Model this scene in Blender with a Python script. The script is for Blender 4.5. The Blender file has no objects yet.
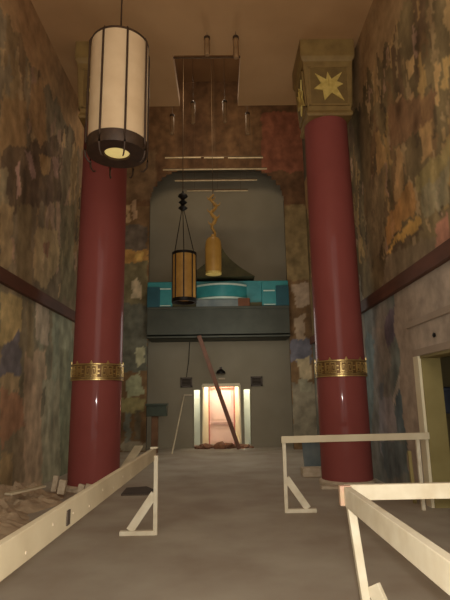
import bpy, bmesh, math, random
from mathutils import Vector, Matrix, noise
random.seed(7)
C = bpy.context.scene.collection
PI = math.pi

# ------------------------------------------------------------------ camera model (used to survey the photo)
F, PITCH, YAW, ROLL, EYE = 490.0, math.radians(11.55), math.radians(0.55), math.radians(0.9), 1.55
def ray(x, y):
    a = (x - 225) / F; b = (300 - y) / F
    a, b = a * math.cos(ROLL) + b * math.sin(ROLL), -a * math.sin(ROLL) + b * math.cos(ROLL)
    Y = math.cos(PITCH) - b * math.sin(PITCH); Z = math.sin(PITCH) + b * math.cos(PITCH)
    return (a * math.cos(YAW) + Y * math.sin(YAW), -a * math.sin(YAW) + Y * math.cos(YAW), Z)
def atY(x, y, Y):
    v = ray(x, y); t = Y / v[1]; return Vector((v[0] * t, Y, EYE + v[2] * t))
def atX(x, y, X):
    v = ray(x, y); t = X / v[0]; return Vector((X, v[1] * t, EYE + v[2] * t))

# ------------------------------------------------------------------ materials
def lin(c):
    out = []
    for v in c:
        v = v / 255.0
        out.append(v / 12.92 if v <= 0.04045 else ((v + 0.055) / 1.055) ** 2.4)
    return out
def mat(name, rgb, rough=0.6, metal=0.0, var=0.15, scale=6.0, bump=0.0, spec=0.4, emit=None, estr=0.0, rgb2=None, stretch=(1, 1, 1), coat=0.0):
    m = bpy.data.materials.new(name); m.use_nodes = True
    nt = m.node_tree; N = nt.nodes; L = nt.links
    b = N['Principled BSDF']
    b.inputs['Roughness'].default_value = rough; b.inputs['Metallic'].default_value = metal
    b.inputs['Specular IOR Level'].default_value = spec
    b.inputs['Coat Weight'].default_value = coat; b.inputs['Coat Roughness'].default_value = 0.05
    tc = N.new('ShaderNodeTexCoord'); mp = N.new('ShaderNodeMapping'); mp.inputs['Scale'].default_value = stretch
    L.new(tc.outputs['Object'], mp.inputs['Vector'])
    nz = N.new('ShaderNodeTexNoise'); nz.inputs['Scale'].default_value = scale; nz.inputs['Detail'].default_value = 5
    L.new(mp.outputs['Vector'], nz.inputs['Vector'])
    cr = N.new('ShaderNodeValToRGB')
    a = lin(rgb); c2 = lin(rgb2) if rgb2 else [v * (1 - var) for v in a]
    if not rgb2: a = [min(1, v * (1 + var)) for v in a]
    cr.color_ramp.elements[0].position = 0.32; cr.color_ramp.elements[1].position = 0.68
    cr.color_ramp.elements[0].color = (*c2, 1); cr.color_ramp.elements[1].color = (*a, 1)
    L.new(nz.outputs['Fac'], cr.inputs['Fac']); L.new(cr.outputs['Color'], b.inputs['Base Color'])
    if bump:
        bp = N.new('ShaderNodeBump'); bp.inputs['Strength'].default_value = bump; bp.inputs['Distance'].default_value = 0.02
        L.new(nz.outputs['Fac'], bp.inputs['Height']); L.new(bp.outputs['Normal'], b.inputs['Normal'])
    if emit:
        b.inputs['Emission Color'].default_value = (*lin(emit), 1); b.inputs['Emission Strength'].default_value = estr
    return m
def paint_mat(name, rough=0.75, fine=0.22):
    m = bpy.data.materials.new(name); m.use_nodes = True
    nt = m.node_tree; N = nt.nodes; L = nt.links
    b = N['Principled BSDF']; b.inputs['Roughness'].default_value = rough; b.inputs['Specular IOR Level'].default_value = 0.2
    at = N.new('ShaderNodeVertexColor'); at.layer_name = 'paint'
    tc = N.new('ShaderNodeTexCoord'); nz = N.new('ShaderNodeTexNoise'); nz.inputs['Scale'].default_value = 4.5; nz.inputs['Detail'].default_value = 7
    L.new(tc.outputs['Object'], nz.inputs['Vector'])
    cr = N.new('ShaderNodeValToRGB'); cr.color_ramp.elements[0].position = .3; cr.color_ramp.elements[1].position = .7
    cr.color_ramp.elements[0].color = (1 - fine, 1 - fine, 1 - fine, 1); cr.color_ramp.elements[1].color = (1 + fine, 1 + fine, 1 + fine, 1)
    L.new(nz.outputs['Fac'], cr.inputs['Fac'])
    mx = N.new('ShaderNodeMix'); mx.data_type = 'RGBA'; mx.blend_type = 'MULTIPLY'; mx.inputs[0].default_value = 1
    L.new(at.outputs['Color'], mx.inputs[6]); L.new(cr.outputs['Color'], mx.inputs[7]); L.new(mx.outputs[2], b.inputs['Base Color'])
    return m

M = dict(
    floor=mat('dusty concrete', (182, 172, 154), .85, rgb2=(160, 146, 128), scale=1.1, bump=.12, spec=.15),
    ceiling=mat('brown ceiling paint', (196, 156, 112), .9, rgb2=(174, 136, 94), scale=.5, spec=.1),
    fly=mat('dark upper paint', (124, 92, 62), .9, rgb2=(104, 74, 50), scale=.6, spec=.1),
    greywall=mat('grey plaster', (156, 146, 124), .85, rgb2=(142, 132, 110), scale=.7, spec=.15),
    white=mat('dirty white paint', (176, 158, 138), .8, rgb2=(160, 142, 122), scale=1.2, spec=.2),
    redbeam=mat('red brown wood', (104, 66, 50), .65, rgb2=(84, 56, 42), scale=1.2, stretch=(3, 1, 3)),
    redcol=mat('glossy red lacquer', (144, 76, 69), .6, rgb2=(137, 71, 64), scale=1.2, spec=.05, coat=.2),
    gold=mat('old gold', (214, 186, 122), .3, .7, rgb2=(184, 152, 92), scale=9),
    golddark=mat('tarnished gold', (132, 98, 56), .45, .4, rgb2=(108, 78, 44), scale=9),
    capital=mat('dull gold paint', (150, 122, 70), .55, .1, rgb2=(128, 102, 58), scale=4),
    capitalpanel=mat('olive gold panel', (132, 106, 58), .6, .1, rgb2=(112, 88, 48), scale=4),
    leafgold=mat('pale gold leaf', (222, 196, 112), .45, .15, rgb2=(196, 168, 88), scale=10),
    shade=mat('parchment', (214, 186, 148), .7, rgb2=(204, 174, 136), scale=3, emit=(225, 178, 118), estr=.05),
    bronze=mat('dark bronze', (78, 58, 42), .5, .2, rgb2=(62, 46, 34), scale=8),
    diffuser=mat('lit diffuser', (230, 205, 140), .5, emit=(255, 226, 140), estr=.42),
    black=mat('black iron', (30, 26, 22), .5, .3),
    amber=mat('amber panel', (182, 142, 74), .5, rgb2=(154, 116, 58), scale=3, emit=(220, 140, 46), estr=.05),
    ambergold=mat('gold glass', (182, 142, 72), .45, rgb2=(158, 120, 58), scale=3, emit=(220, 150, 50), estr=.05),
    teal=mat('turquoise paint', (62, 150, 150), .35, rgb2=(50, 132, 134), scale=3, spec=.5),
    tealdark=mat('dark teal paint', (40, 92, 102), .45, rgb2=(34, 80, 88), scale=3),
    trimpale=mat('pale teal trim', (214, 230, 214), .35, .1, rgb2=(190, 214, 200), scale=5),
    fascia=mat('dark green fascia', (82, 84, 72), .7, rgb2=(70, 72, 62), scale=2),
    pagoda=mat('dark olive roof', (88, 84, 54), .7, rgb2=(70, 66, 44), scale=3),
    orange=mat('rust orange', (116, 72, 46), .7),
    wood=mat('pale pine', (232, 220, 192), .55, rgb2=(214, 198, 166), scale=2.2, stretch=(3, 3, 3), bump=.05),
    wooddull=mat('dusty pine', (222, 206, 172), .6, rgb2=(200, 182, 148), scale=2.2, bump=.05),
    woodtip=mat('pine with pink paint', (206, 160, 140), .6, rgb2=(200, 176, 136), scale=12),
    plank=mat('red brown plank', (128, 86, 66), .7, rgb2=(104, 76, 60), scale=2, stretch=(4, 4, 1)),
    pendant=mat('dusty brass tube', (158, 124, 84), .6, .1, rgb2=(138, 106, 70)),
    metalpale=mat('pale metal pipe', (210, 186, 142), .4, .2),
    steel=mat('dull steel cable', (104, 82, 58), .6, .3),
    cream=mat('cream door paint', (238, 226, 190), .6, rgb2=(228, 212, 176), scale=2),
    palegreen=mat('pale green wall paint', (222, 224, 210), .7, rgb2=(212, 214, 200), scale=2),
    pink=mat('pale pink door paint', (232, 200, 184), .6, rgb2=(222, 186, 170), scale=2),
    redtrim=mat('red door trim', (198, 118, 98), .55), pinkdark=mat('dull pink bar', (184, 146, 132), .5),
    olive=mat('olive jamb paint', (156, 140, 88), .65, rgb2=(138, 122, 72), scale=2),
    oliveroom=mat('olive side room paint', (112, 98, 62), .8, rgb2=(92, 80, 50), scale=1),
    greenbox=mat('dark green box paint', (64, 72, 58), .6),
    rust=mat('brown post', (128, 92, 62), .7, rgb2=(104, 72, 48), scale=4),
    rubble=mat('brown rubble', (150, 104, 76), .95, rgb2=(104, 74, 54), scale=7, bump=.6),
    dirt=mat('tan debris', (190, 166, 134), .95, rgb2=(156, 132, 104), scale=4, bump=.5),
    block=mat('whitish block', (206, 188, 160), .85, rgb2=(180, 160, 132), scale=8, bump=.2),
    darkbrown=mat('dark brown', (78, 66, 54), .8),
    bluepanel=mat('blue grey panel', (132, 138, 132), .75, rgb2=(98, 110, 112), scale=3),
    bluebin=mat('blue grey bin', (66, 70, 80), .6),
    louvre=mat('dark louvre', (84, 72, 60), .6),
    mural=paint_mat('mural paint'),
)

# ------------------------------------------------------------------ mesh helpers
def wloc(o):
    v = Vector((0, 0, 0))
    while o: v = v + o.location; o = o.parent
    return v
def obj(name, bm, m, parent=None, smooth=False, bevel=0.0):
    me = bpy.data.meshes.new(name)
    if parent: bmesh.ops.translate(bm, verts=bm.verts, vec=-wloc(parent))
    bmesh.ops.recalc_face_normals(bm, faces=bm.faces)
    bm.to_mesh(me); bm.free()
    me.materials.append(m)
    if smooth:
        for p in me.polygons: p.use_smooth = True
        me.set_sharp_from_angle(angle=math.radians(35))
    o = bpy.data.objects.new(name, me); C.objects.link(o); o.parent = parent
    if bevel:
        bv = o.modifiers.new('bevel', 'BEVEL'); bv.width = bevel; bv.segments = 2; bv.limit_method = 'ANGLE'
    return o
def thing(name, label, cat, loc, group=None):
    o = bpy.data.objects.new(name, None); C.objects.link(o); o.location = loc; o.empty_display_size = .1
    o['label'] = label; o['category'] = cat
    if group: o['group'] = group
    return o
def tag(o, label, cat, group=None, kind=None):
    o['label'] = label; o['category'] = cat
    if group: o['group'] = group
    if kind: o['kind'] = kind
    return o
def struct(name, bm, m, label=None, parent=None, **k):
    o = obj(name, bm, m, parent, **k)
    if not parent: o['kind'] = 'structure'; o['label'] = label; o['category'] = name.split('_')[0]
    return o
def B(): return bmesh.new()
def box(bm, x0, x1, y0, y1, z0, z1):
    v = [bm.verts.new((x, y, z)) for x in (x0, x1) for y in (y0, y1) for z in (z0, z1)]
    for f in ((0, 1, 3, 2), (4, 6, 7, 5), (0, 4, 5, 1), (2, 3, 7, 6), (0, 2, 6, 4), (1, 5, 7, 3)): bm.faces.new([v[i] for i in f])
    return bm
def bar(bm, p, q, w, h, up=(0, 0, 1)):
    p = Vector(p); q = Vector(q); d = (q - p).normalized(); up = Vector(up)
    s = d.cross(up)
    if s.length < 1e-4: s = d.cross(Vector((0, 1, 0)))
    s.normalize(); u = s.cross(d)
    v = [bm.verts.new(c + s * a * w / 2 + u * b * h / 2) for c in (p, q) for a, b in ((-1, -1), (1, -1), (1, 1), (-1, 1))]
    bm.faces.new(v[3::-1]); bm.faces.new(v[4:])
    for i in range(4): bm.faces.new((v[i], v[(i + 1) % 4], v[4 + (i + 1) % 4], v[4 + i]))
    return bm
def lathe(bm, c, prof, n=48, close=True, a0=0, a1=2 * PI):
    full = abs(a1 - a0 - 2 * PI) < 1e-5; k = n if full else n + 1
    rings = []
    for r, z in prof:
        if r < 1e-5: rings.append([bm.verts.new((c[0], c[1], c[2] + z))]); continue
        rings.append([bm.verts.new((c[0] + r * math.cos(a0 + (a1 - a0) * i / n), c[1] + r * math.sin(a0 + (a1 - a0) * i / n), c[2] + z)) for i in range(k)])
    for A, D in zip(rings, rings[1:]):
        for i in range(n):
            j = (i + 1) % k
            if len(A) == 1 and len(D) == 1: continue
            if len(A) == 1: bm.faces.new((A[0], D[j], D[i]))
            elif len(D) == 1: bm.faces.new((A[i], A[j], D[0]))
            else: bm.faces.new((A[i], A[j], D[j], D[i]))
    if close and full:
        if len(rings[0]) > 1: bm.faces.new(rings[0][::-1])
        if len(rings[-1]) > 1: bm.faces.new(rings[-1])
    return bm
def arcbox(bm, c, r0, r1, a0, a1, z0, z1, n=4):
    P = []
    for i in range(n + 1):
        a = a0 + (a1 - a0) * i / n
        P.append([bm.verts.new((c[0] + r * math.cos(a), c[1] + r * math.sin(a), c[2] + z)) for r, z in ((r0, z0), (r1, z0), (r1, z1), (r0, z1))])
    for A, D in zip(P, P[1:]):
        for k in range(4): bm.faces.new((A[k], A[(k + 1) % 4], D[(k + 1) % 4], D[k]))
    bm.faces.new(P[0][::-1]); bm.faces.new(P[-1])
def tube(bm, pts, r, n=8):
    pts = [Vector(p) for p in pts]; R = []
    rr = r if isinstance(r, (list, tuple)) else [r] * len(pts)
    for i, p in enumerate(pts):
        d = (pts[min(i + 1, len(pts) - 1)] - pts[max(i - 1, 0)]).normalized()
        s = d.cross(Vector((0, 0, 1)))
        if s.length < 1e-3: s = Vector((1, 0, 0))
        s.normalize(); u = s.cross(d)
        R.append([bm.verts.new(p + (s * math.cos(2 * PI * k / n) + u * math.sin(2 * PI * k / n)) * rr[i]) for k in range(n)])
    for A, D in zip(R, R[1:]):
        for k in range(n): bm.faces.new((A[k], A[(k + 1) % n], D[(k + 1) % n], D[k]))
    bm.faces.new(R[0][::-1]); bm.faces.new(R[-1])
    return bm
def prism(bm, pts, off):
    off = Vector(off)
    a = [bm.verts.new(p) for p in pts]; b = [bm.verts.new(Vector(p) + off) for p in pts]; n = len(a)
    bm.faces.new(a[::-1]); bm.faces.new(b)
    for i in range(n): bm.faces.new((a[i], a[(i + 1) % n], b[(i + 1) % n], b[i]))
    return bm
def copy_tree(o, loc=None, parent=None, label=None):
    c = o.copy(); C.objects.link(c)
    if parent: c.parent = parent
    if loc is not None: c.location = loc
    if label: c['label'] = label
    for ch in [x for x in bpy.data.objects if x.parent == o]: copy_tree(ch, None, c)
    return c

# ------------------------------------------------------------------ murals: pattern painted on the wall meshes
def inside(pt, poly):
    x, y = pt; r = False; n = len(poly); j = n - 1
    for i in range(n):
        xi, yi = poly[i]; xj, yj = poly[j]
        if (yi > y) != (yj > y) and x < (xj - xi) * (y - yi) / (yj - yi) + xi: r = not r
        j = i
    return r
def fbm(x, y, s=0.0): return noise.fractal(Vector((x, y, s)), 1.0, 2.1, 4)
def mix(a, b, t):
    t = max(0, min(1, t)); return [a[i] * (1 - t) + b[i] * t for i in range(3)]
def compile_patches(lst, conv):
    out = []
    for poly, col in lst:
        col = [min(235, 14 + v * 1.38) for v in col]
        q = [conv(*p) for p in poly]
        xs = [p[0] for p in q]; ys = [p[1] for p in q]
        out.append((q, lin(col), min(xs), max(xs), min(ys), max(ys)))
    return out
def patch_at(u, v, patches, rag=.12):
    du = rag * noise.noise(Vector((u * 3, v * 3, 5))) + rag * .6 * noise.noise(Vector((u * 9, v * 9, 1)))
    dv = rag * noise.noise(Vector((u * 3, v * 3, 9))) + rag * .6 * noise.noise(Vector((u * 9, v * 9, 4)))
    uu, vv = u + du, v + dv; hit = None
    for q, c, x0, x1, y0, y1 in patches:
        if x0 <= uu <= x1 and y0 <= vv <= y1 and inside((uu, vv), q): hit = c
    return hit
def figures(seed, n, u0, u1, v0, v1, cols, tall=(.9, 1.9), wide=(.22, .5), lean=.25):
    rnd = random.Random(seed); out = []
    for i in range(n):
        u = rnd.uniform(u0, u1); v = rnd.uniform(v0, v1); h = rnd.uniform(*tall); w = rnd.uniform(*wide); s = rnd.uniform(-lean, lean)
        c = lin([min(235, 14 + v * 1.38) for v in cols[rnd.randrange(len(cols))]])
        q = []
        for a, b in ((-.5, 0), (-.42, .45), (-.5, .72), (-.2, .8), (-.18, .95), (0, 1.02), (.16, .95), (.2, .8), (.5, .7), (.36, .42), (.55, 0), (.2, -.05), (0, .25), (-.2, -.03)):
            q.append((u + a * w + s * b * h, v + b * h))
        xs = [p[0] for p in q]; ys = [p[1] for p in q]
        out.append((q, c, min(xs), max(xs), min(ys), max(ys)))
    return out
def painted_wall(name, label, conv3, U, V, res, paint, holes, solids):
    """conv3(u,v) -> world point; a painted face grid with solid wall boxes behind it"""
    bm = B(); cl = bm.loops.layers.float_color.new('paint')
    nu = int(round((U[1] - U[0]) / res)); nv = int(round((V[1] - V[0]) / res))
    vs = {}; col = {}
    def vert(i, j):
        if (i, j) not in vs:
            u = U[0] + i * res; v = V[0] + j * res
            vs[i, j] = bm.verts.new(conv3(u, v)); col[i, j] = paint(u, v)
        return vs[i, j]
    for i in range(nu):
        for j in range(nv):
            uc = U[0] + (i + .5) * res; vc = V[0] + (j + .5) * res
            if any(a < uc < b and c < vc < d for a, b, c, d in holes): continue
            ks = ((i, j), (i + 1, j), (i + 1, j + 1), (i, j + 1))
            f = bm.faces.new([vert(*k) for k in ks])
            for lp, k in zip(f.loops, ks): lp[cl] = (*col[k], 1)
    n0 = len(bm.faces)
    for s in solids: box(bm, *s)
    bm.faces.ensure_lookup_table()
    for f in bm.faces[n0:]:
        for lp in f.loops: lp[cl] = (.12, .1, .07, 1)
    me = bpy.data.meshes.new(name); bm.to_mesh(me); bm.free(); me.materials.append(M['mural'])
    o = bpy.data.objects.new(name, me); C.objects.link(o); o['kind'] = 'structure'; o['label'] = label; o['category'] = 'wall'
    return o
XL, XR, YB, YP, YR = -3.5, 3.0, 17.0, 16.0, -3.5
def R4(x0, y0, x1, y1): return [(x0, y0), (x1, y0), (x1, y1), (x0, y1)]

# left wall
cL = lambda x, y: (lambda p: (p.y, p.z))(atX(x, y, XL))
pL = [
    (R4(0, 100, 26, 150), (118, 92, 60)), ([(0, 150), (58, 138), (62, 200), (0, 215)], (66, 52, 40)),
    ([(31, 82), (44, 80), (47, 140), (40, 146), (28, 118)], (122, 96, 64)), ([(38, 150), (52, 160), (50, 178), (42, 176)], (122, 96, 60)),
    ([(16, 165), (20, 160), (21, 195), (17, 200)], (140, 112, 100)), ([(25, 148), (30, 150), (36, 176), (31, 178)], (116, 92, 84)),
    ([(53, 158), (58, 155), (58, 180), (54, 178)], (110, 84, 76)), (R4(0, 168, 8, 215), (110, 98, 74)),
    ([(0, 205), (14, 205), (12, 262), (4, 275), (0, 270)], (128, 108, 76)), ([(36, 225), (58, 232), (60, 262), (46, 290), (34, 280)], (122, 104, 72)),
    ([(44, 238), (50, 240), (48, 258), (43, 255)], (98, 66, 46)), (R4(17, 205, 32, 290), (98, 84, 58)), (R4(60, 205, 74, 300), (84, 78, 56)),
    ([(0, 290), (22, 298), (22, 330), (16, 334), (12, 350), (0, 346)], (150, 132, 88)), ([(0, 350), (8, 346), (20, 326), (22, 375), (0, 375)], (74, 74, 84)),
    (R4(0, 375, 20, 392), (132, 114, 84)), ([(0, 390), (22, 396), (26, 425), (14, 432), (0, 450)], (128, 92, 68)), (R4(0, 450, 12, 500), (132, 112, 78)),
    ([(35, 300), (50, 308), (49, 348), (36, 340)], (142, 128, 108)), (R4(52, 312, 72, 380), (108, 112, 92)), (R4(24, 350, 46, 492), (136, 116, 92)),
    (R4(42, 380, 60, 495), (122, 118, 96)), ([(42, 392), (46, 388), (44, 418), (41, 420)], (78, 76, 60)), (R4(60, 350, 76, 490), (92, 96, 76)),
    ([(26, 300), (33, 304), (34, 360), (27, 356)], (112, 100, 72)),
]
pL = compile_patches(pL, cL)
tan_ = [(120, 98, 64), (138, 114, 80), (104, 82, 52), (130, 104, 84), (92, 70, 46), (78, 58, 40)]
pL2 = figures(3, 60, 7, 15.8, 3.8, 7.2, tan_) + figures(8, 16, 9, 15.8, .3, 2.4, [(112, 112, 92), (96, 102, 88), (124, 112, 88), (84, 84, 68)])
PALE = [(134, 112, 78), (150, 124, 88), (120, 96, 66), (142, 112, 92), (56, 44, 32), (66, 50, 36), (48, 40, 32)]
pL2 += figures(13, 110, 6, 15.8, 3.8, 7.6, PALE, (.3, .9), (.07, .22), .12)
def paintL(u, v):
    top = 7.9 + .35 * fbm(u * .9, 0, 3) + .2 * fbm(u * 4, 1, 3)
    n = fbm(u * .7, v * .35, 1); n2 = fbm(u * 3.2, v * 1.3, 2)
    if v > top: return mix(lin((196, 160, 116)), lin((168, 132, 94)), .5 + n)
    c = mix(lin((160, 142, 112)), lin((118, 103, 80)), .5 + n * 1.2)
    if v < 3.5: c = mix(lin((166, 148, 118)), lin((138, 132, 106)), .5 + n)
    h = patch_at(u, v, pL2) or None
    if h: c = mix(c, h, .6)
    h = patch_at(u, v, pL, .1)
    if h: c = mix(c, h, .72)
    return [max(.004, x * (1 + .45 * n2)) for x in c]
painted_wall('wall_left', 'tall left wall covered with a faded peeling mural', lambda u, v: (XL, u, v), (2.5, 16.0), (0, 9.0), .045, paintL, [],
             [(XL - .25, XL - .01, YR, YB + .2, 0, 13), (XL - .02, XL - .001, YR, 2.5, 0, 13), (XL - .02, XL - .001, 2.5, YP, 9.0, 13)])

# right wall
DY0, DY1, DZ = 4.73, 7.43, 2.16
cR = lambda x, y: (lambda p: (p.y, p.z))(atX(x, y, XR))
pR = [
    ([(385, 250), (418, 212), (420, 224), (386, 254)], (158, 122, 62)), ([(386, 254), (420, 224), (422, 232), (388, 262)], (74, 58, 42)),
    ([(388, 215), (412, 180), (418, 208), (386, 244)], (134, 96, 52)), ([(412, 234), (416, 232), (418, 258), (413, 260)], (142, 120, 88)),
    ([(420, 190), (450, 160), (450, 200), (422, 222)], (112, 104, 78)), ([(436, 226), (448, 214), (450, 238), (436, 250)], (138, 92, 74)),
    ([(430, 240), (434, 238), (434, 252), (430, 254)], (156, 128, 104)), ([(386, 255), (436, 236), (436, 256), (382, 288)], (98, 84, 64)),
    ([(408, 60), (414, 55), (414, 75), (409, 78)], (158, 128, 84)), ([(434, 62), (440, 60), (439, 108), (435, 110)], (160, 130, 84)),
    ([(442, 60), (450, 55), (450, 90), (443, 88)], (156, 128, 78)), ([(396, 98), (402, 94), (391, 120), (389, 118)], (154, 122, 84)),
    ([(404, 102), (414, 90), (412, 100), (405, 110)], (150, 118, 80)), ([(420, 120), (430, 110), (432, 150), (422, 160)], (140, 110, 70)),
    ([(374, 135), (380, 130), (388, 160), (378, 175)], (132, 104, 64)), ([(396, 150), (404, 146), (402, 195), (395, 200)], (136, 106, 68)),
    ([(386, 105), (440, 90), (430, 120), (392, 150)], (102, 74, 50)), ([(365, 185), (385, 165), (384, 240), (368, 270)], (96, 82, 58)),
    ([(415, 175), (450, 140), (450, 165), (416, 195)], (120, 106, 66)),
    ([(386, 316), (396, 308), (394, 340), (386, 352), (382, 345)], (72, 60, 72)), ([(372, 330), (384, 325), (392, 365), (374, 392)], (110, 100, 88)),
    ([(404, 374), (410, 395), (411, 430), (394, 432), (395, 405)], (62, 74, 78)), ([(399, 372), (404, 370), (394, 410), (391, 408)], (146, 134, 118)),
    ([(378, 400), (392, 395), (398, 440), (380, 455)], (112, 106, 104)), ([(366, 330), (374, 340), (372, 470), (368, 480)], (84, 98, 96)),
    ([(380, 440), (406, 440), (408, 475), (386, 480)], (70, 80, 80)),
]
pR = compile_patches(pR, cR)
pR2 = figures(21, 75, 4.5, 15.5, 3.9, 7.3, [(132, 104, 66), (150, 122, 80), (110, 84, 54), (92, 68, 44), (76, 56, 40), (140, 112, 66)], (.7, 1.7), (.18, .42)) \
    + figures(5, 14, 8.5, 15.5, .3, 2.4, [(92, 102, 100), (110, 106, 100), (74, 82, 88), (122, 112, 96)])
pR2 += figures(23, 190, 4.2, 15.5, 3.9, 7.7, PALE, (.25, .85), (.06, .2), .1)
def paintR(u, v):
    edge = 8.3 + .18 * fbm(v * 2, 3, 1)
    top = 7.75 + .3 * fbm(u * .9, 0, 8) + .3 * fbm(u * 4, 1, 8)
    n = fbm(u * .7, v * .4, 11); n2 = fbm(u * 3.2, v * 1.4, 12)
    if v < 3.45 and u < edge: return mix(lin((190, 172, 152)), lin((176, 158, 138)), .5 + n)
    if v > top: return mix(lin((182, 152, 110)), lin((158, 126, 88)), .5 + n)
    c = mix(lin((150, 130, 92)), lin((108, 91, 64)), .5 + n * 1.2)
    if v < 3.5: c = mix(lin((150, 142, 128)), lin((122, 130, 122)), .5 + n)
    h = patch_at(u, v, pR2)
    if h: c = mix(c, h, .6)
    h = patch_at(u, v, pR, .1)
    if h: c = mix(c, h, .72)
    return [max(.004, x * (1 + .45 * n2)) for x in c]
painted_wall('wall_right', 'tall right wall with torn mural above and beside white paint', lambda u, v: (XR, u, v), (2.03, 15.98), (0, 9.0), .045, paintR,
             [(DY0, DY1, -1, DZ)],
             [(XR + .005, XR + .2, YR, DY0, 0, 13), (XR + .005, XR + .2, DY1, YB + .2, 0, 13), (XR + .005, XR + .2, DY0, DY1, DZ, 13),
              (XR + .001, XR + .02, YR, 2.0, 0, 13), (XR + .001, XR + .02, 2.0, YP, 8.95, 13)])

# arched opening wall at the back (front face Y = YP)
AX0, AX1, AZ = -2.42, 2.27, 9.5
cP = lambda x, y: (lambda p: (p.x, p.z))(atY(x, y, YP))
pP = [
    (R4(120, 304, 148, 372), (62, 70, 62)), (R4(120, 262, 148, 304), (84, 80, 56)), (R4(120, 250, 148, 262), (140, 104, 52)), (R4(136, 253, 143, 260), (168, 130, 66)),
    (R4(120, 225, 148, 250), (66, 62, 56)), ([(132, 284), (136, 278), (141, 284), (142, 299), (131, 299)], (152, 138, 110)),
    (R4(126, 204, 130, 222), (140, 116, 84)), ([(131, 202), (136, 200), (139, 218), (133, 220)], (146, 120, 92)), ([(142, 176), (148, 175), (149, 190), (143, 190)], (130, 104, 76)),
    (R4(120, 150, 156, 200), (80, 62, 42)), ([(135, 350), (143, 345), (146, 362), (138, 368)], (134, 134, 106)), ([(125, 380), (140, 372), (144, 395), (126, 398)], (116, 120, 92)),
    (R4(120, 398, 146, 412), (104, 98, 62)), (R4(124, 412, 131, 442), (78, 84, 74)), (R4(135, 410, 141, 440), (70, 66, 52)), (R4(120, 442, 148, 452), (110, 104, 86)),
    ([(292, 285), (308, 282), (310, 305), (296, 308)], (124, 108, 90)), ([(294, 318), (304, 314), (306, 340), (296, 340)], (120, 104, 84)),
    (R4(290, 340, 312, 362), (70, 74, 84)), ([(298, 360), (308, 356), (312, 378), (300, 382)], (146, 132, 102)), (R4(284, 205, 318, 280), (98, 84, 54)),
    (R4(292, 384, 322, 440), (104, 100, 84)), ([(298, 378), (312, 382), (310, 392), (300, 390)], (118, 116, 96)),
    (R4(262, 112, 305, 172), (100, 56, 40)),
]
pP = compile_patches(pP, cP)
def paintP(u, v):
    n = fbm(u * .8, v * .4, 31); n2 = fbm(u * 3.5, v * 2.2, 32)
    c = mix(lin((140, 110, 76)), lin((114, 88, 60)), .5 + n)
    if v > 8.2: c = mix(lin((126, 94, 64)), lin((100, 72, 50)), .5 + n)
    h = patch_at(u, v, pP, .08)
    if h: c = mix(c, h, .72)
    return [max(.004, x * (1 + .4 * n2)) for x in c]
rr = 1.1
holes = [(AX0, AX1, -1, AZ - rr)]
for k in range(8):
    a0 = (k + .5) / 8 * PI / 2
    holes.append((AX0 + rr * (1 - math.cos(a0)), AX1 - rr * (1 - math.cos(a0)), AZ - rr - .2, AZ - rr + rr * math.sin(a0)))
painted_wall('wall_front_of_alcove', 'mural wall with a tall arched opening at the far end', lambda u, v: (u, YP, v), (XL, XR), (0, 13.0), .05, paintP, holes,
             [(XL, AX0, YP + .02, YP + .25, 0, AZ - rr), (AX1, XR, YP + .02, YP + .25, 0, AZ - rr), (XL, XR, YP + .02, YP + .25, AZ + .02, 13)])

# ------------------------------------------------------------------ setting
struct('floor', box(B(), XL - .2, XR + 2.4, YR, YB + 1.6, -.2, 0), M['floor'], 'dusty brown grey bare concrete floor')
bm = B()
NX0, NX1, NY, CY = -.98, .52, 9.5, 11.4
box(bm, XL - .2, XR + .2, YR, NY, 9.0, 9.25); box(bm, XL - .2, NX0, NY, CY, 9.0, 9.25); box(bm, NX1, XR + .2, NY, CY, 9.0, 9.25)
struct('ceiling', bm, M['ceiling'], 'brown painted hall ceiling with a notch cut in its far edge')
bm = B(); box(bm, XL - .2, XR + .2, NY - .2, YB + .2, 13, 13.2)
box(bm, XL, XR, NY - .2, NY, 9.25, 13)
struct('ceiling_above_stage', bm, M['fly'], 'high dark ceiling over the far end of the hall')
# back wall with the lit door opening and two sidelights
holesX = [(-.95, -.74), (-.655, .625), (.75, .965)]
ZT = 2.06
bm = B(); xs = [-3.7] + [v for h in holesX for v in h] + [3.2]
for i in range(0, len(xs), 2): box(bm, xs[i], xs[i + 1], YB, YB + .2, 0, ZT)
box(bm, -3.7, 3.2, YB, YB + .2, ZT, 13)
struct('wall_back', bm, M['greywall'], 'grey back wall of the alcove around a lit doorway')
# lit vestibule behind
bm = B(); box(bm, -1.35, 1.35, 18.3, 18.45, 0, 2.7); box(bm, -1.45, -1.3, YB + .2, 18.45, 0, 2.7); box(bm, 1.3, 1.45, YB + .2, 18.45, 0, 2.7); box(bm, -1.45, 1.45, YB + .2, 18.45, 2.7, 2.8)
struct('wall_vestibule', bm, M['palegreen'], 'pale green walls of the lit room behind the back door')
# door frame + door
d1 = thing('door_1', 'lit pale pink door in a red and cream frame at the far end', 'door', (0, YB + .1, 0)); d1['kind'] = 'structure'
bm = B(); prism(bm, [(-.68, YB - .03, 0), (-.64, YB - .03, 0), (-.485, YB + 1.02, 0), (-.68, YB + 1.02, 0)], (0, 0, ZT)); prism(bm, [(.65, YB - .03, 0), (.61, YB - .03, 0), (.475, YB + 1.02, 0), (.65, YB + 1.02, 0)], (0, 0, ZT)); box(bm, -.655, .625, YB - .04, YB + .25, ZT - .06, ZT + .05)
obj('door_frame', bm, M['cream'], d1, bevel=.008)
bm = B(); box(bm, -.48, -.43, YB + 1.02, YB + 1.16, 0, ZT); box(bm, .42, .47, YB + 1.02, YB + 1.16, 0, ZT); box(bm, -.48, .47, YB + 1.02, YB + 1.16, ZT - .1, ZT)
obj('casing', bm, M['redtrim'], d1, bevel=.008)
YD = YB + 1.1
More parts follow.
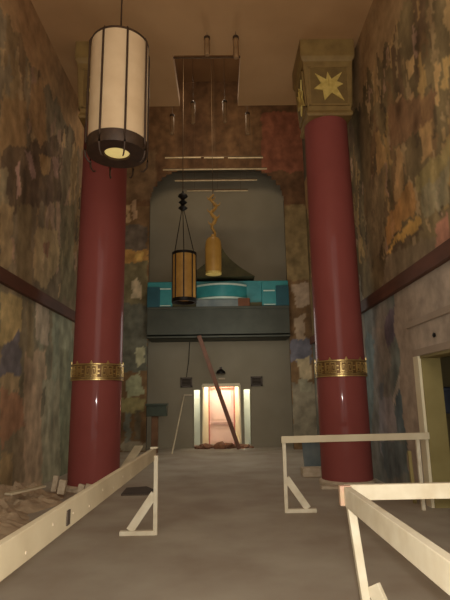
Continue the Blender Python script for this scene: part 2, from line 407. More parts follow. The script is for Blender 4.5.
bm = B(); box(bm, -.43, .42, YD, YD + .05, 0.02, ZT - .1)
lf = obj('door_leaf', bm, M['pink'], d1)
bm = B(); box(bm, -.41, .40, YD - .04, YD + .01, .68, .78); obj('push_bar', bm, M['pinkdark'], lf)
bm = B()
for x0, x1, z0, z1 in ((-.36, .35, .12, .6), (-.36, .35, .88, ZT - .2)):
    box(bm, x0, x1, YD - .02, YD + .01, z0, z0 + .03); box(bm, x0, x1, YD - .02, YD + .01, z1 - .03, z1); box(bm, x0, x0 + .03, YD - .02, YD + .01, z0, z1); box(bm, x1 - .03, x1, YD - .02, YD + .01, z0, z1)
obj('panel_moulding', bm, M['pink'], lf)
for k, (x0, x1) in enumerate(((-.95, -.74), (.75, .965))):
    bm = B(); box(bm, x0 - .03, x0, YB - .03, YB + .1, 0, 1.92); box(bm, x1, x1 + .03, YB - .03, YB + .1, 0, 1.92); box(bm, x0 - .03, x1 + .03, YB - .03, YB + .1, 1.9, 2.06)
    o = struct('trim_%d' % (k + 1), bm, M['greywall'], 'grey frame of the narrow lit sidelight ' + ('left' if k == 0 else 'right') + ' of the back door', bevel=.006)
# wooden rails on the side walls
bm = B(); box(bm, XL, XL + .09, 1.0, YP, 3.42, 3.65); struct('trim_3', bm, M['redbeam'], 'long dark red brown wooden rail along the left wall', bevel=.01)
bm = B(); box(bm, XR - .09, XR, 1.0, YP, 3.29, 3.52); struct('trim_4', bm, M['redbeam'], 'long dark red brown wooden rail along the right wall', bevel=.01)
# white panel moulding on the right wall
bm = B(); box(bm, XR - .035, XR, 2.0, 7.75, 2.62, 2.72); struct('trim_5', bm, M['white'], 'white moulding on the right wall above the side doorway', bevel=.01)
# side doorway
d2 = thing('door_2', 'open side doorway with pale casing and olive jamb in the right wall', 'door', (XR + .1, DY1, 0)); d2['kind'] = 'structure'
bm = B(); box(bm, XR - .03, XR + .012, DY1 - .02, DY1 + .17, 0, DZ)
obj('casing', bm, M['cream'], d2)
bm = B(); box(bm, XR - .03, XR + .012, DY0 - .1, DY1 + .17, DZ + .002, DZ + .1)
obj('head_casing', bm, M['white'], d2)
bm = B(); box(bm, XR + .014, XR + .3, DY1 - .04, DY1, 0, DZ); box(bm, XR + .0, XR + .26, DY0, DY1, DZ - .04, DZ)
obj('jamb', bm, M['olive'], d2)
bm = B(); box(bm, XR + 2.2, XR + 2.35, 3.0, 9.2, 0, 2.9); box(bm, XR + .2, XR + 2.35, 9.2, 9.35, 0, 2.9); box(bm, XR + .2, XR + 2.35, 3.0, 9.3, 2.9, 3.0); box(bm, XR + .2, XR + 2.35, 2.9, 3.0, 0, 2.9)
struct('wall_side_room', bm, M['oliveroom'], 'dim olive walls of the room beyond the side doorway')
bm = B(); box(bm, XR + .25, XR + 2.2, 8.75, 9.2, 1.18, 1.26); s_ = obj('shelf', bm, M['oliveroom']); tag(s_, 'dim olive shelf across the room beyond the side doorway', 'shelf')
bm = B(); lathe(bm, (XR + .95, 8.95, 1.26), [(.17, 0), (.2, .02), (.22, .38), (.24, .4), (.24, .44), (.2, .46)], 24)
tag(obj('storage_tub', bm, M['bluebin'], smooth=True), 'dim blue grey tub on the shelf beyond the side doorway', 'tub')
p = atX(435, 335, XR)
bm = B(); lathe(bm, (0, 0, 0), [(.028, 0), (.036, .02), (.02, .03)], 16); bmesh.ops.rotate(bm, verts=bm.verts, cent=(0, 0, 0), matrix=Matrix.Rotation(-PI / 2, 3, 'Y')); bmesh.ops.translate(bm, verts=bm.verts, vec=(XR, p.y, p.z))
tag(obj('wall_sensor', bm, M['black'], smooth=True), 'small black round fixture on the white wall above the side doorway', 'fixture')

# ------------------------------------------------------------------ columns
def column(cx, cy, label):
    c = (cx, cy, 0)
    t = thing('column', label, 'column', (cx, cy, 0), 'red columns')
    obj('base_ring', lathe(B(), c, [(.52, 0), (.52, .06), (.49, .09), (.46, .09)], 64), M['block'], t, smooth=True)
    obj('shaft', lathe(B(), c, [(.47, .05), (.468, 2.0), (.46, 5.0), (.452, 7.34)], 72), M['redcol'], t, smooth=True)
    bm = B(); lathe(bm, c, [(.468, 1.95), (.482, 1.955), (.482, 2.25), (.468, 2.26)], 72, close=False)
    band = obj('gold_band', bm, M['golddark'], t, smooth=True)
    bm = B()
    for z0, z1 in ((1.95, 1.975), (1.99, 2.0), (2.235, 2.255)): arcbox(bm, c, .475, .497, 0, 2 * PI, z0, z1, 72)
    n = 10
    for k in range(n):
        a = -PI / 2 + (k) * 2 * PI / n; s = .026
        def seg(u0, v0, u1, v1): arcbox(bm, c, .478, .494, a + u0 * s, a + u1 * s, 2.015 + v0 * .024, 2.015 + v1 * .024, 2)
        for m in (-1, 1):                                   # two mirrored square spirals
            def sg(u0, v0, u1, v1): seg(min(m * u0, m * u1), v0, max(m * u0, m * u1), v1)
            sg(.6, 0, 1.1, 8.4); sg(.6, 7.8, 7.6, 8.4); sg(7, 1.2, 7.6, 8.4); sg(2.4, 1.2, 7.6, 1.9); sg(2.4, 1.2, 3.0, 6.4); sg(2.4, 5.8, 5.6, 6.4); sg(5.0, 3.2, 5.6, 6.4); sg(8.4, 0, 9.0, 8.4); sg(.6, 0, 9, .6)
        seg(-2.2, 9.8, 2.2, 10.7); seg(-1.1, 10.7, 1.1, 11.6); seg(-.5, 11.6, .5, 12.2)
        seg(9.4, 2, 12.6, 2.8); seg(9.4, 5, 12.6, 5.8)
    obj('greek_key', bm, M['gold'], band)
    # capital: flared square block
    def ring(h, z): return [(cx + a * h, cy + b * h, z) for a, b in ((-1, -1), (1, -1), (1, 1), (-1, 1))]
    bm = B(); pr = [(.455, 7.28), (.475, 7.31), (.475, 7.36), (.45, 7.4), (.525, 8.5), (.55, 8.54), (.57, 8.6), (.57, 9.0)]
    prev = None
    for h, z in pr:
        v = [bm.verts.new(p) for p in ring(h, z)]
        if prev:
            for i in range(4): bm.faces.new((prev[i], prev[(i + 1) % 4], v[(i + 1) % 4], v[i]))
        else: bm.faces.new(v[::-1])
        prev = v
    bm.faces.new(prev)
    cap = obj('capital', bm, M['capital'], t, bevel=.012)
    star = [(-.05, .13), (-.02, .3), (.06, .14), (.29, .3), (.17, .09), (.3, .03), (.16, -.05), (.31, -.34), (.06, -.16), (-.1, -.33), (-.13, -.1), (-.31, -.07), (-.16, .05), (-.28, .27)]
    slope = math.atan2(.075, 1.1)
    for k in range(4):
        Mx = Matrix.Translation((cx, cy, 7.94)) @ Matrix.Rotation(k * PI / 2, 4, 'Z') @ Matrix.Translation((0, -.489, 0)) @ Matrix.Rotation(slope, 4, 'X')
        bm = B()
        for x0, x1, z0, z1 in ((-.42, .42, .4, .44), (-.42, .42, -.44, -.4), (-.42, -.38, -.44, .44), (.38, .42, -.44, .44)): box(bm, x0, x1, -.025, .01, z0, z1)
        bm.transform(Mx); pf = obj('panel_frame', bm, M['capital'], cap)
        bm = B(); box(bm, -.38, .38, -.008, .012, -.4, .4); bm.transform(Mx); obj('panel', bm, M['capitalpanel'], cap)
        bm = B(); prism(bm, [(x, -.035, z) for x, z in star], (0, .04, 0))
        tube(bm, [(0, -.04, -.02), (0, -.045, .2)], .012, 6)
        bm.transform(Mx); obj('leaf_emblem', bm, M['leafgold'], cap)
    return t
column(-2.4, 9.6, 'thick glossy red column with gold key band behind the big cream lantern')
column(2.32, 9.6, 'thick glossy red column under a square capital with gold leaf emblem')

# ------------------------------------------------------------------ big cream lantern
LX, LY, Z0, Z1, LR = -1.57, 7.0, 5.43, 7.21, .452
t = thing('hanging_lantern', 'large cream drum lantern with dark ribs hanging before the left red column', 'lantern', (LX, LY, Z0))
c = (LX, LY, 0)
obj('shade', lathe(B(), c, [(LR, Z0 + .04), (LR, Z1), (LR - .015, Z1), (LR - .015, Z0 + .04)], 64, close=False), M['shade'], t, smooth=True)
obj('bottom_plate', lathe(B(), c, [(.2, Z0 - .05), (.2, Z0 - .12), (LR + .0, Z0 - .13), (LR + .012, Z0 - .1), (LR + .012, Z0 + .06), (LR - .02, Z0 + .06), (LR - .02, Z0 - .05), (.2, Z0 - .05)], 64, close=False), M['bronze'], t, smooth=True)
obj('top_ring', lathe(B(), c, [(0, Z1 + .03), (LR - .03, Z1 + .02), (LR + .01, Z1 + .01), (LR + .01, Z1 - .02), (LR - .03, Z1 - .03), (0, Z1 - .02)], 64), M['bronze'], t, smooth=True)
obj('diffuser', lathe(B(), c, [(0, Z0 - .12), (.14, Z0 - .115), (.19, Z0 - .09), (.19, Z0 - .06), (0, Z0 - .06)], 48), M['diffuser'], t, smooth=True)
for k in range(8):
    a = -PI / 2 + math.radians(-20 + 45 * k)
    def q(r, z): return (LX + r * math.cos(a), LY + r * math.sin(a), z)
    bm = B(); tube(bm, [q(LR + .0, Z1 + .02), q(LR + .03, Z1 - .05), q(LR + .03, Z0), q(LR + .035, Z0 - .16), q(LR + .02, Z0 - .26), q(LR - .03, Z0 - .33), q(LR - .07, Z0 - .33)], [.017, .017, .017, .016, .014, .012, .009], 8)
    obj('rib', bm, M['bronze'], t, smooth=True)
bm = B(); tube(bm, [(LX, LY, Z1), (LX, LY, 9.0)], .014); obj('suspension_rod', bm, M['bronze'], t)
bm = B(); lathe(bm, (LX, LY, 8.93), [(.03, 0), (.09, .04), (.09, .07)], 24); obj('ceiling_rose', bm, M['bronze'], t, smooth=True)

# ------------------------------------------------------------------ amber lantern (black frame)
AX, AY, A0, A1, AR = -.98, 13.0, 4.22, 5.5, .31
t = thing('hanging_lantern', 'amber panelled lantern in a black frame hanging before the turquoise ledge', 'lantern', (AX, AY, A0))
c = (AX, AY, 0)
obj('shade', lathe(B(), c, [(AR, A0), (AR, A1), (AR - .015, A1), (AR - .015, A0)], 40, close=False), M['amber'], t, smooth=True)
obj('bottom_rim', lathe(B(), c, [(AR - .03, A0 - .07), (AR + .03, A0 - .07), (AR + .03, A0 + .03), (AR - .02, A0 + .03), (AR - .03, A0 - .07)], 40, close=False), M['black'], t, smooth=True)
obj('top_rim', lathe(B(), c, [(0, A1 - .01), (AR + .03, A1 - .03), (AR + .03, A1 + .04), (.1, A1 + .08), (0, A1 + .08)], 40), M['black'], t, smooth=True)
for k in range(8):
    a = -PI / 2 + math.radians(2 + 45 * k)
    bm = B(); tube(bm, [(AX + (AR + .01) * math.cos(a), AY + (AR + .01) * math.sin(a), z) for z in (A0, A1)], .017, 6); obj('rib', bm, M['black'], t)
for s in (-1, 0, 1):
    bm = B(); tube(bm, [(AX + s * .27, AY - (.1 if s == 0 else 0), A1 + .04), (AX - .04 + s * .03, AY, 6.8)], .011, 6); obj('suspension_wire', bm, M['black'], t)
bm = B(); lathe(bm, (AX - .04, AY, 6.76), [(.0, 0), (.06, .04), (.13, .1), (.06, .17), (.05, .2), (.12, .27), (.05, .34), (.05, .37), (.14, .45), (.12, .5), (.04, .55), (.02, .62), (0, .62)], 24)
obj('stacked_finial', bm, M['black'], t, smooth=True)
bm = B(); tube(bm, [(AX - .04, AY, 7.36), (AX - .04, AY, 13)], .012, 6); obj('suspension_cable', bm, M['steel'], t)

# ------------------------------------------------------------------ gold lantern
GX, GY, G0, G1 = -.19, 14.0, 5.23, 6.3
t = thing('hanging_lantern', 'plain gold lantern under a curling gold ornament hanging before the pagoda roof', 'lantern', (GX, GY, G0))
c = (GX, GY, 0)
obj('shade', lathe(B(), c, [(.22, G0), (.235, G0 + .1), (.24, G0 + .8), (.22, G0 + .98), (.16, G0 + 1.07), (.05, G0 + 1.1), (0, G0 + 1.1)], 36), M['ambergold'], t, smooth=True)
obj('bottom_rim', lathe(B(), c, [(.17, G0 - .05), (.235, G0 - .04), (.245, G0 + .02), (.2, G0 + .03)], 36), M['leafgold'], t, smooth=True)
bm = B(); pts = []
for i in range(40):
    s = i / 39; pts.append((GX + .02 + .1 * math.sin(s * 19) * (.35 + .65 * s) , GY + .05 * math.cos(s * 9), G1 + .02 + 1.36 * s))
tube(bm, pts, [.03 + .02 * math.sin(i / 39 * PI) for i in range(40)], 8)
for s in (.3, .45, .6, .75, .88):
    i = int(s * 39); p = Vector(pts[i])
    for d in (-1, 1): tube(bm, [p, p + Vector((d * .09, 0, .05)), p + Vector((d * .13, 0, .13))], [.03, .02, .006], 6)
lathe(bm, (GX, GY, G1 + .0), [(.0, -.03), (.05, 0), (.07, .06), (.05, .12), (.0, .14)], 16)
obj('scroll_ornament', bm, M['ambergold'], t, smooth=True)
bm = B(); tube(bm, [(GX, GY, G1), (GX, GY, 13)], .008, 6); obj('suspension_cable', bm, M['steel'], t)

# ------------------------------------------------------------------ canopy over the alcove
KX0, KX1, KY = AX0 + .01, AX1 - .01, 15.75
def zK(y, Y=KY): return atY(220, y, Y).z
def xK(x, y, Y=KY): return atY(x, y, Y).x
t = thing('canopy', 'dark canopy with turquoise ledge and small pagoda roof across the alcove', 'canopy', (0, 16.2, zK(337)))
zb, zf, zt = zK(337), zK(306), zK(279)
bm = B(); box(bm, KX0, KX1, KY + .1, YB, zb, zb + .12); box(bm, KX0, KX1, KY + .1, KY + .25, zb, zf); obj('fascia', bm, M['fascia'], t, bevel=.01)
bm = B(); box(bm, KX0, KX1, KY + .06, KY + .1, zb, zb + .06); box(bm, KX0, KX1, KY + .04, KY + .1, zf - .08, zf); obj('fascia_moulding', bm, M['fascia'], t, bevel=.008)
bm = B(); box(bm, KX0, KX1, KY + .16, YB, zf, zf + .14); obj('ledge_shelf', bm, M['pagoda'], t)
bm = B(); box(bm, KX0, KX1, KY + .3, KY + .42, zf + .14, zt); obj('turquoise_band', bm, M['teal'], t, bevel=.01)
for x0, x1 in ((KX0, xK(172, 290)), (xK(262, 290), KX1)):
    bm = B(); box(bm, x0, x1, KY + .08, KY + .3, zf + .02, zt - .06); e = obj('end_block', bm, M['teal'], t, bevel=.015)
    u0, u1 = (x0 + .3, x1 - .05) if x0 < 0 else (x0 + .05, x1 - .45)
    zz = zt - .3 if x0 < 0 else zt - .4
    bm = B(); box(bm, u0, u1, KY + .05, KY + .09, zz - .02, zz + .02); obj('pale_strip', bm, M['trimpale'], e)
    bm = B(); box(bm, u0, u1, KY + .05, KY + .09, zf + .03, zf + .06); obj('pale_strip', bm, M['trimpale'], e)
    bm = B(); xa = x0 if x0 < 0 else x1 - .42
    box(bm, xa, xa + .42, KY + .02, KY + .2, zf + .0, zt - .24); obj('dark_box', bm, M['tealdark'], e, bevel=.01)
# bowed front
bx0, bx1 = xK(196, 290), xK(247, 290); bc = (bx0 + bx1) / 2; bw = (bx1 - bx0) / 2
def bow(bm, d0, d1, z0, z1, n=24):
    P = []
    for i in range(n + 1):
        u = -1 + 2 * i / n; y = KY + .28 - .34 * (1 - u * u) ; x = bc + u * bw
        P.append([bm.verts.new((x, y - d0, z0)), bm.verts.new((x, y - d0, z1)), bm.verts.new((x, KY + .34 - d1, z1)), bm.verts.new((x, KY + .34 - d1, z0))])
    for A, D in zip(P, P[1:]):
        for k in range(4): bm.faces.new((A[k], A[(k + 1) % 4], D[(k + 1) % 4], D[k]))
    bm.faces.new(P[0]); bm.faces.new(P[-1][::-1])
zbt, zbb = zK(284), zK(298)
bm = B(); bow(bm, 0, 0, zbb, zbt); bf = obj('bowed_front', bm, M['teal'], t, smooth=True)
bm = B(); bow(bm, .03, 0, zbt - .04, zbt + .02); obj('upper_trim', bm, M['trimpale'], bf, smooth=True)
bm = B(); bow(bm, .03, 0, zbb - .02, zbb + .04); obj('lower_trim', bm, M['trimpale'], bf, smooth=True)
bm = B(); box(bm, xK(196, 303), xK(240, 303), KY + .05, KY + .2, zf - .02, zK(299)); obj('grey_shelf_edge', bm, M['bluepanel'], t, bevel=.01)
bm = B(); box(bm, xK(238, 303), xK(250, 303), KY + .04, KY + .2, zf, zK(298)); obj('rust_block', bm, M['orange'], t, bevel=.02)
# pagoda roof: concave flare, square plan
px, pz, py = xK(220, 260, 16.35), zK(279, 16.35) - .05, 16.38
bm = B(); prev = None
for i in range(10):
    s = i / 9; h = .05 + 1.1 * (1 - s) ** 1.6; z = pz + 1.3 * s
    v = [bm.verts.new((px + a * h, py + b * h * .5, z)) for a, b in ((-1, -1), (1, -1), (1, 1), (-1, 1))]
    if prev:
        for k in range(4): bm.faces.new((prev[k], prev[(k + 1) % 4], v[(k + 1) % 4], v[k]))
    else: bm.faces.new(v[::-1])
    prev = v
bm.faces.new(prev)
obj('pagoda_roof', bm, M['pagoda'], t)

# ------------------------------------------------------------------ battens hung over the far end
for y, x0, x1, segs, nm in ((158, 165, 263, ((165, 201), (204, 224), (228, 263)), 'topmost batten of three short pale pipes before the arch'), (170, 163, 267, ((163, 267),), 'second longest looking pale batten hung just below the topmost broken one'),
                        (181, 175, 257, ((175, 257),), 'third pale batten down, shorter and unbroken, hung before the arch'), (191, 187, 248, ((187, 212), (214, 248)), 'lowest and shortest pale batten hung before the arch')):
    Y = {158: 14.4, 170: 14.8, 181: 15.2, 191: 15.55}[y]
    a = atY(x0, y, Y); b = atY(x1, y, Y)
    t = thing('hanging_batten', nm, 'batten', ((a.x + b.x) / 2, Y, a.z), 'pale pipe battens hung before the arch')
    for s0, s1 in segs:
        p = atY(s0, y, Y); q = atY(s1, y, Y); q.z = p.z
        bm = B(); tube(bm, [p, q], .025, 8); obj('pipe', bm, M['metalpale'], t, smooth=True)
    bm = B(); bar(bm, (a.x, Y + .04, a.z + .05), (b.x, Y + .04, a.z + .05), .03, .03); obj('carrier_rail', bm, M['steel'], t)
    for s in (.12, .5, .88):
        x = a.x + (b.x - a.x) * s
        bm = B(); tube(bm, [(x, Y + .04, a.z + .05), (x, Y + .04, 13)], .004, 6); obj('hanging_cable', bm, M['steel'], t)
# slim pendants
for x, y0, y1, Y, nm in ((172, 115, 135, 11.9, 'slim pale pendant, leftmost of the far row of four'), (193, 102, 124, 11.9, 'slim pale pendant, second from left in the far row of four'),
                     (225, 101, 123, 11.9, 'slim pale pendant, third from left in the far row of four'), (248, 113, 135, 11.9, 'slim pale pendant, rightmost of the far row of four'),
                     (207, 24, 43, 8.8, 'slim pale pendant, left one of the two nearest on the ceiling'), (236, 28, 50, 8.8, 'slim pale pendant, right one of the two nearest on the ceiling')):
    a = atY(x, y1, Y); b = atY(x, y0, Y)
    top = 13 if Y > 11 else 9.0
    if Y < 11: a.z, b.z = 9.0 - (b.z - a.z) - .12, 8.88; 
    t = thing('pendant_lamp', nm, 'lamp', (a.x, Y, a.z), 'slim pendants under the ceiling')
    bm = B(); lathe(bm, (a.x, Y, a.z), [(.0, 0), (.05, .02), (.06, .06), (.055, b.z - a.z - .04), (.03, b.z - a.z), (0, b.z - a.z)], 16); obj('lamp_tube', bm, M['pendant'], t, smooth=True)
    bm = B(); lathe(bm, (a.x, Y, b.z - .03), [(.065, -.03), (.065, .02), (.03, .06), (.0, .06)], 16); obj('cap', bm, M['bronze'], t, smooth=True)
    bm = B(); tube(bm, [(a.x, Y, b.z), (a.x, Y, top)], .005, 6); obj('cord', bm, M['steel'], t)
# batten in the ceiling notch
a = atY(192, 66, 9.62); b = atY(217, 65, 9.62)
bm = B(); tube(bm, [(NX0, 9.7, 9.1), (NX1, 9.7, 9.1)], .02, 8); tag(obj('notch_pipe', bm, M['steel'], smooth=True), 'dark pipe across the notch in the ceiling', 'pipe')

# ------------------------------------------------------------------ wooden barriers
def post_with_foot(t, x, y, zt, side, wood, base=None, brace=True, footlen=.4):
    bx = base if base else (x, y)
    bm = B(); bar(bm, (bx[0], bx[1], .0), (x, y, zt), .05, .05, up=(0, 1, 0)); obj('post', bm, wood, t, bevel=.004)
    if brace:
        sx, sy = side
        e = (bx[0] + sx * footlen, bx[1] + sy * footlen)
        bm = B(); bar(bm, (bx[0], bx[1], .025), (e[0], e[1], .025), .07, .05); obj('foot', bm, wood, t, bevel=.004)
        bm = B(); bar(bm, (bx[0] + sx * footlen * .72 , bx[1] + sy * footlen * .72 , .05), (bx[0] + sx * .015, bx[1] + sy * .015, .46), .03, .095, up=(sx, sy, 1)); obj('brace', bm, wood, t, bevel=.004)
# left barrier
x = -.81; ye = 6.25
t = thing('wooden_barrier', 'long pine barrier rail running back along the left side of the floor', 'barrier', (x, ye, 0), 'pine barriers')
bm = B(); box(bm, x - .06, x - .02, .7, ye + .12, .84, .985); TW = lambda bm: bmesh.ops.rotate(bm, verts=bm.verts, cent=(x, ye, 0), matrix=Matrix.Rotation(math.radians(-1.1), 3, 'Z'))
TW(bm); r_ = obj('rail', bm, M['wooddull'], t, bevel=.004)
bm = B(); box(bm, x - .02, x - .012, 2.98, 3.03, .865, .945); TW(bm); obj('patch', bm, M['darkbrown'], r_)
for i in range(14):
    yy = 1.4 + i * .34; zz = .87 + .09 * random.random()
    bm = B(); box(bm, x - .021, x - .016, yy, yy + .012, zz, zz + .012); TW(bm); obj('nail_head', bm, M['block'], r_)
post_with_foot(t, x, ye, .9, (-1, 0), M['wood'], footlen=.42)
post_with_foot(t, x - .1, 1.0, .9, (-1, 0), M['wooddull'], footlen=.42)
bm = B(); box(bm, x - .07, x + .02, ye - .03, ye + .05, .985, 1.0); obj('end_cap', bm, M['wood'], t)
# far right barrier
yb = 7.28
t = thing('wooden_barrier', 'thin pine barrier rail crossing in front of the right red column', 'barrier', (.9, yb, 0), 'pine barriers')
bm = B(); bar(bm, (.84, yb - .04, .985), (2.96, yb - .04, 1.005), .035, .095); obj('rail', bm, M['wooddull'], t, bevel=.004)
post_with_foot(t, .88, yb, .97, (1, 0), M['wood'], footlen=.42)
post_with_foot(t, 2.8, yb, .97, (-1, 0), M['wood'], brace=False)
# near right barrier
xc, yc = .765, 3.32
t = thing('wooden_barrier', 'nearest pine barrier with two rails meeting at a corner, lower right', 'barrier', (xc, yc, 0), 'pine barriers')
bm = B(); box(bm, xc, xc + .045, .7, yc - .04, .885, 1.0); obj('rail', bm, M['wood'], t, bevel=.004)
bm = B(); bar(bm, (xc + .02, yc + .02, .955), (2.55, yc + .02, .96), .04, .095); obj('rail', bm, M['wood'], t, bevel=.004)
bm = B(); box(bm, xc - .025, xc + .05, yc - .045, yc + .0, .885, 1.005); obj('rail_end', bm, M['woodtip'], t, bevel=.004)
post_with_foot(t, xc + .03, yc - .07, .9, (.6, -.8), M['wood'], base=(xc + .11, yc - .12), footlen=.35)
post_with_foot(t, 2.5, yc + .05, .92, (-1, 0), M['wood'], footlen=.4)
post_with_foot(t, xc + .02, 1.0, .9, (1, 0), M['wood'], footlen=.35)
# short thin stake by the far right barrier's post
a = atY(409, 455, 7.6); 
bm = B(); bar(bm, (2.86, 7.75, 0), (2.84, 7.75, .75), .05, .04, up=(0, 1, 0)); tag(obj('short_stake', bm, M['olive'], bevel=.004), 'short brown stake beside the white post at the side doorway', 'stake')

# ------------------------------------------------------------------ things at the far end
p0 = atY(199, 338, 15.86); p1 = atY(239, 449, 16.5)
bm = B(); bar(bm, (p1.x, 16.3, .01), (p0.x, 15.74, zb + .06), .135, .04, up=(0, -1, .1)); tag(obj('leaning_plank', bm, M['plank'], bevel=.004), 'long red brown plank leaning across the lit doorway', 'plank')
a = atY(172, 458, 15.3); b = atY(184, 396, YB - .02)
bm = B(); tube(bm, [(a.x, a.y, .0), (b.x, b.y, b.z)], .022, 8); tag(obj('leaning_stick', bm, M['wooddull']), 'thin pale stick leaning on the wall left of the lit doorway', 'stick')
for x, nm in ((-1.2, 'left'), (1.2, 'right')):
    t = thing('wall_vent', 'small dark square vent on the grey wall %s of the lit doorway' % nm, 'vent', (x, YB, 2.16), 'square vents beside the doorway')
    bm = B(); box(bm, x - .2, x + .2, YB - .06, YB, 2.0, 2.05); box(bm, x - .2, x + .2, YB - .06, YB, 2.28, 2.33); box(bm, x - .2, x - .15, YB - .06, YB, 2.0, 2.33); box(bm, x + .15, x + .2, YB - .06, YB, 2.0, 2.33); obj('frame', bm, M['louvre'], t)
    bm = B()
    for k in range(5): bar(bm, (x - .15, YB - .03, 2.08 + k * .047), (x + .15, YB - .03, 2.08 + k * .047), .05, .012, up=(0, .6, 1))
    box(bm, x - .15, x + .15, YB - .01, YB, 2.05, 2.28); obj('louvre', bm, M['louvre'], t)
t = thing('wall_lamp', 'dark dome wall lamp above the lit doorway', 'lamp', (-.02, YB, 2.5))
bm = B(); lathe(bm, (-.02, YB - .14, 2.44), [(.16, 0), (.15, .06), (.1, .12), (.04, .15), (0, .16)], 24); obj('lamp_shade', bm, M['black'], t, smooth=True)
bm = B(); box(bm, -.06, .02, YB - .1, YB, 2.5, 2.66); obj('bracket', bm, M['black'], t)
bm = B(); box(bm, -.1, .12, YB - .05, YB, 2.24, 2.3); obj('plate', bm, M['block'], t, bevel=.004)
a = atY(184, 395, YB); b = atY(205, 395, YB)
bm = B(); box(bm, a.x, -1.0, YB - .06, YB, a.z - .03, a.z + .02); tag(obj('wall_batten', bm, M['block'], bevel=.004), 'short pale batten on the wall left of the lit doorway', 'batten')
bm = B(); tube(bm, [(-1.08, YB - .03, zb + .1), (-1.12, YB - .03, 2.9), (-1.2, YB - .03, 2.34)], .012, 6); tag(obj('wall_cable', bm, M['black']), 'thin dark cable dropping to the vent left of the doorway', 'cable')
# green box on post
gy = 15.6; a = atY(147, 405, gy); b = atY(167, 416, gy)
t = thing('junction_box', 'dark green box on a brown post beside the left edge of the alcove', 'box', ((a.x + b.x) / 2, gy, 0))
bm = B(); box(bm, a.x, b.x, gy - .15, gy + .15, b.z, a.z); bx_ = obj('box', bm, M['greenbox'], t, bevel=.015)
bm = B(); box(bm, a.x - .03, b.x + .03, gy - .18, gy + .18, a.z - .03, a.z + .04); obj('lid', bm, M['greenbox'], bx_, bevel=.01)
mx = (a.x + b.x) / 2 - .06
bm = B(); box(bm, mx - .1, mx + .1, gy - .08, gy + .08, 0, b.z); obj('post', bm, M['rust'], t, bevel=.01)

# ------------------------------------------------------------------ rubble and scrap
def heap(name, pts, label, cat, m, seed):
    rnd = random.Random(seed); bm = B()
    for x, y, r in pts:
        s = bmesh.ops.create_icosphere(bm, subdivisions=2, radius=r)['verts']
        k = rnd.random() * 9
        for v in s:
            n = noise.noise(v.co * (3 / max(r, .05)) * .5 + Vector((k, k, k))); v.co *= 1 + .5 * n
            v.co.z = v.co.z * .62
            v.co += Vector((x, y, r * .3))
            v.co.z = max(v.co.z, -.005)
    return tag(obj(name, bm, m), label, cat, kind='stuff')
rnd = random.Random(4); pts = []
for i in range(34): pts.append((rnd.uniform(-.9, .95), rnd.uniform(16.6, 16.9), rnd.uniform(.05, .13)))
pts += [(-.05, 16.7, .24), (.2, 16.75, .2), (-.55, 16.7, .2), (.6, 16.75, .16)]
heap('rubble_heap', pts, 'low heap of brown rubble along the foot of the lit doorway', 'rubble', M['rubble'], 2)
bm = B(); G = {}
NXm, NYm = 22, 70
def mound(x, y):
    w_ = .85 + .35 * fbm(y * .8, 2, 4)
    d = (x + 3.49) / max(.25, w_)
    h = .27 * max(0, 1 - d) ** .8 * min(1, (y - 4.6) * 1.2, max(0, 9.2 - y) * 1.5)
    return max(0, h * (1 + .7 * fbm(x * 3, y * 3, 7)) + .05 * h * 10 * noise.noise(Vector((x * 9, y * 9, 2))))
for i in range(NXm + 1):
    for j in range(NYm + 1):
        x = -3.49 + 1.05 * i / NXm; y = 4.6 + 4.6 * j / NYm
        G[i, j] = bm.verts.new((x, y, mound(x, y) - .004))
for i in range(NXm):
    for j in range(NYm): bm.faces.new((G[i, j], G[i + 1, j], G[i + 1, j + 1], G[i, j + 1]))
tag(obj('debris_heap', bm, M['dirt']), 'low tan heap of broken plaster along the foot of the left wall', 'debris', kind='stuff')
for (x0, y0, z0, x1, y1, z1, w, h, nm) in ((-3.1, 7.5, .27, -2.85, 8.2, .26, .13, .03, 'flat tan board lying on the plaster heap by the left wall'), (-2.1, 10.3, .03, -2.0, 12.2, .5, .2, .04, 'pale board propped at a slant behind the left barrier rail')):
    bm = B(); bar(bm, (x0, y0, z0), (x1, y1, z1), w, h); tag(obj('scrap_board', bm, M['wooddull'], bevel=.004), nm, 'board', 'scrap boards')
for x, y, Y, hh, w, nm in ((54, 482, 8.75, .34, .09, 'short pale upright block on the heap, nearest the left wall'), (61, 490, 8.55, .3, .12, 'wider pale block standing on the heap left of the red column'), (80, 489, 8.9, .17, .11, 'small pale block at the foot of the left column, left of two'), (87, 488, 8.92, .17, .1, 'small pale block at the foot of the left column, right of two')):
    p = atY(x, y, Y)
    bm = B(); zb0 = max(mound(p.x + a_ * w, Y + b_ * w) for a_ in (-.7, 0, .9) for b_ in (-.7, 0, .9)) + .02; bar(bm, (p.x, Y, zb0), (p.x + .03, Y + .02, max(hh, zb0 + .12)), w, w * .7, up=(0, 1, 0)); tag(obj('scrap_block', bm, M['block'], bevel=.012), nm, 'block', 'pale scrap blocks')
bm = B(); prism(bm, [(-1.72, 8.75, 0), (-1.25, 8.75, 0), (-1.18, 9.1, 0), (-1.4, 9.5, 0), (-1.75, 9.4, 0)], (0, 0, .025)); tag(obj('floor_patch', bm, M['darkbrown']), 'dark flat patch on the floor right of the left column', 'mat')  # thin flat polygon, darker than the floor around it
a = atY(303, 478, 10.4); b = atY(324, 470, 10.4)
bm = B(); box(bm, a.x, b.x, 10.4, 10.7, 0, .17); tag(obj('low_block', bm, M['block'], bevel=.012), 'low whitish block on the floor just left of the right column', 'block')
a = atY(304, 470, 11.2); b = atY(324, 441, 11.2)
bm = B(); bar(bm, ((a.x + b.x) / 2, 11.2, 0), ((a.x + b.x) / 2, 11.45, .66), .44, .03, up=(0, 1, .2)); tag(obj('plywood_sheet', bm, M['bluepanel'], bevel=.006), 'blue grey sheet standing on the floor behind the low whitish block', 'sheet')
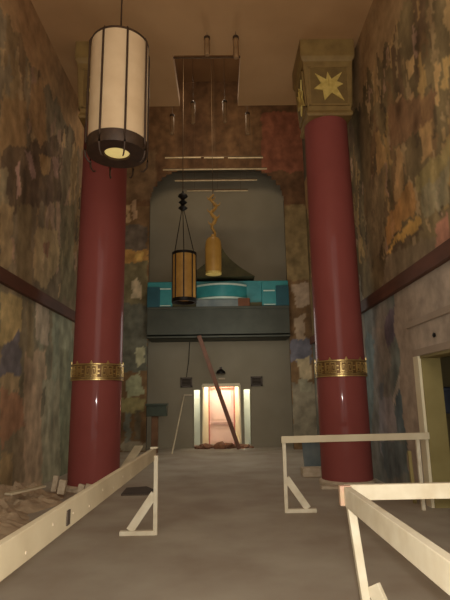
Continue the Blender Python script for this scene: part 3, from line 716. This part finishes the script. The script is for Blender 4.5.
bm = B(); box(bm, 1.72, 2.1, 9.0, 9.16, 0, .05); tag(obj('scrap_board', bm, M['block'], bevel=.006), 'short whitish board flat on the floor before the right column', 'board', 'scrap boards')

# ------------------------------------------------------------------ light
def lamp(name, kind, loc, energy, col, size=.1, target=None, spot=None):
    l = bpy.data.lights.new(name, kind); l.energy = energy; l.color = col
    if kind in ('POINT', 'SPOT'): l.shadow_soft_size = size
    if kind == 'SPOT': l.spot_size = spot; l.spot_blend = .6
    o = bpy.data.objects.new(name, l); C.objects.link(o); o.location = loc
    if target: o.rotation_euler = (Vector(target) - Vector(loc)).to_track_quat('-Z', 'Y').to_euler()
    return o
lamp('phone_flash', 'POINT', (.03, -.03, 1.62), 350, (1, .97, .91), .03)
lamp('rear_fill_light', 'POINT', (-.6, -2.0, 5.0), 200, (1, .88, .72), 2.0)  # added fill behind the camera, no fixture, raises the ambient level
lamp('hall_fill_light', 'POINT', (-.3, 5.2, 5.6), 36, (1, .88, .72), 1.2)  # invented warm fill in mid hall, lifts ceiling and upper walls
lamp('stage_fill_light', 'POINT', (-.3, 12.8, 10.5), 130, (1, .8, .56), .5)  # unseen warm fill above the ceiling edge, added to brighten the far end
lamp('vestibule_lamp', 'POINT', (.0, 17.4, 2.5), 72, (1, .97, .92), .15)
for sx in (-1, 1): lamp('vestibule_side_fill', 'POINT', (sx * 1.0, 17.5, 2.4), 26, (1, .98, .93), .1)  # extra unseen pair, added to brighten the shaded sidelights
lamp('alcove_fill_light', 'POINT', (0.2, 13.4, 3.2), 95, (1, .96, .88), .9)  # invented fill before the alcove, brightens its wall and canopy
w = bpy.data.worlds.new('World'); bpy.context.scene.world = w; w.use_nodes = True
w.node_tree.nodes['Background'].inputs[0].default_value = (.95, .91, .84, 1); w.node_tree.nodes['Background'].inputs[1].default_value = 1.6

# ------------------------------------------------------------------ camera
cam = bpy.data.cameras.new('camera'); co = bpy.data.objects.new('camera', cam); C.objects.link(co)
cam.sensor_fit = 'VERTICAL'; cam.sensor_height = 24; cam.sensor_width = 18; cam.lens = F / 600 * 24
co.location = (0, 0, EYE); co.rotation_euler = (Matrix.Rotation(-YAW, 3, 'Z') @ Matrix.Rotation(PI / 2 + PITCH, 3, 'X') @ Matrix.Rotation(-ROLL, 3, 'Z')).to_euler(); cam.clip_start = .05
sc = bpy.context.scene; sc.camera = co
vs = sc.view_settings; sc.display_settings.display_device = 'sRGB'
vs.view_transform = 'Standard'; vs.look = 'None'; vs.exposure = 0.0; vs.gamma = 1; vs.use_curve_mapping = False
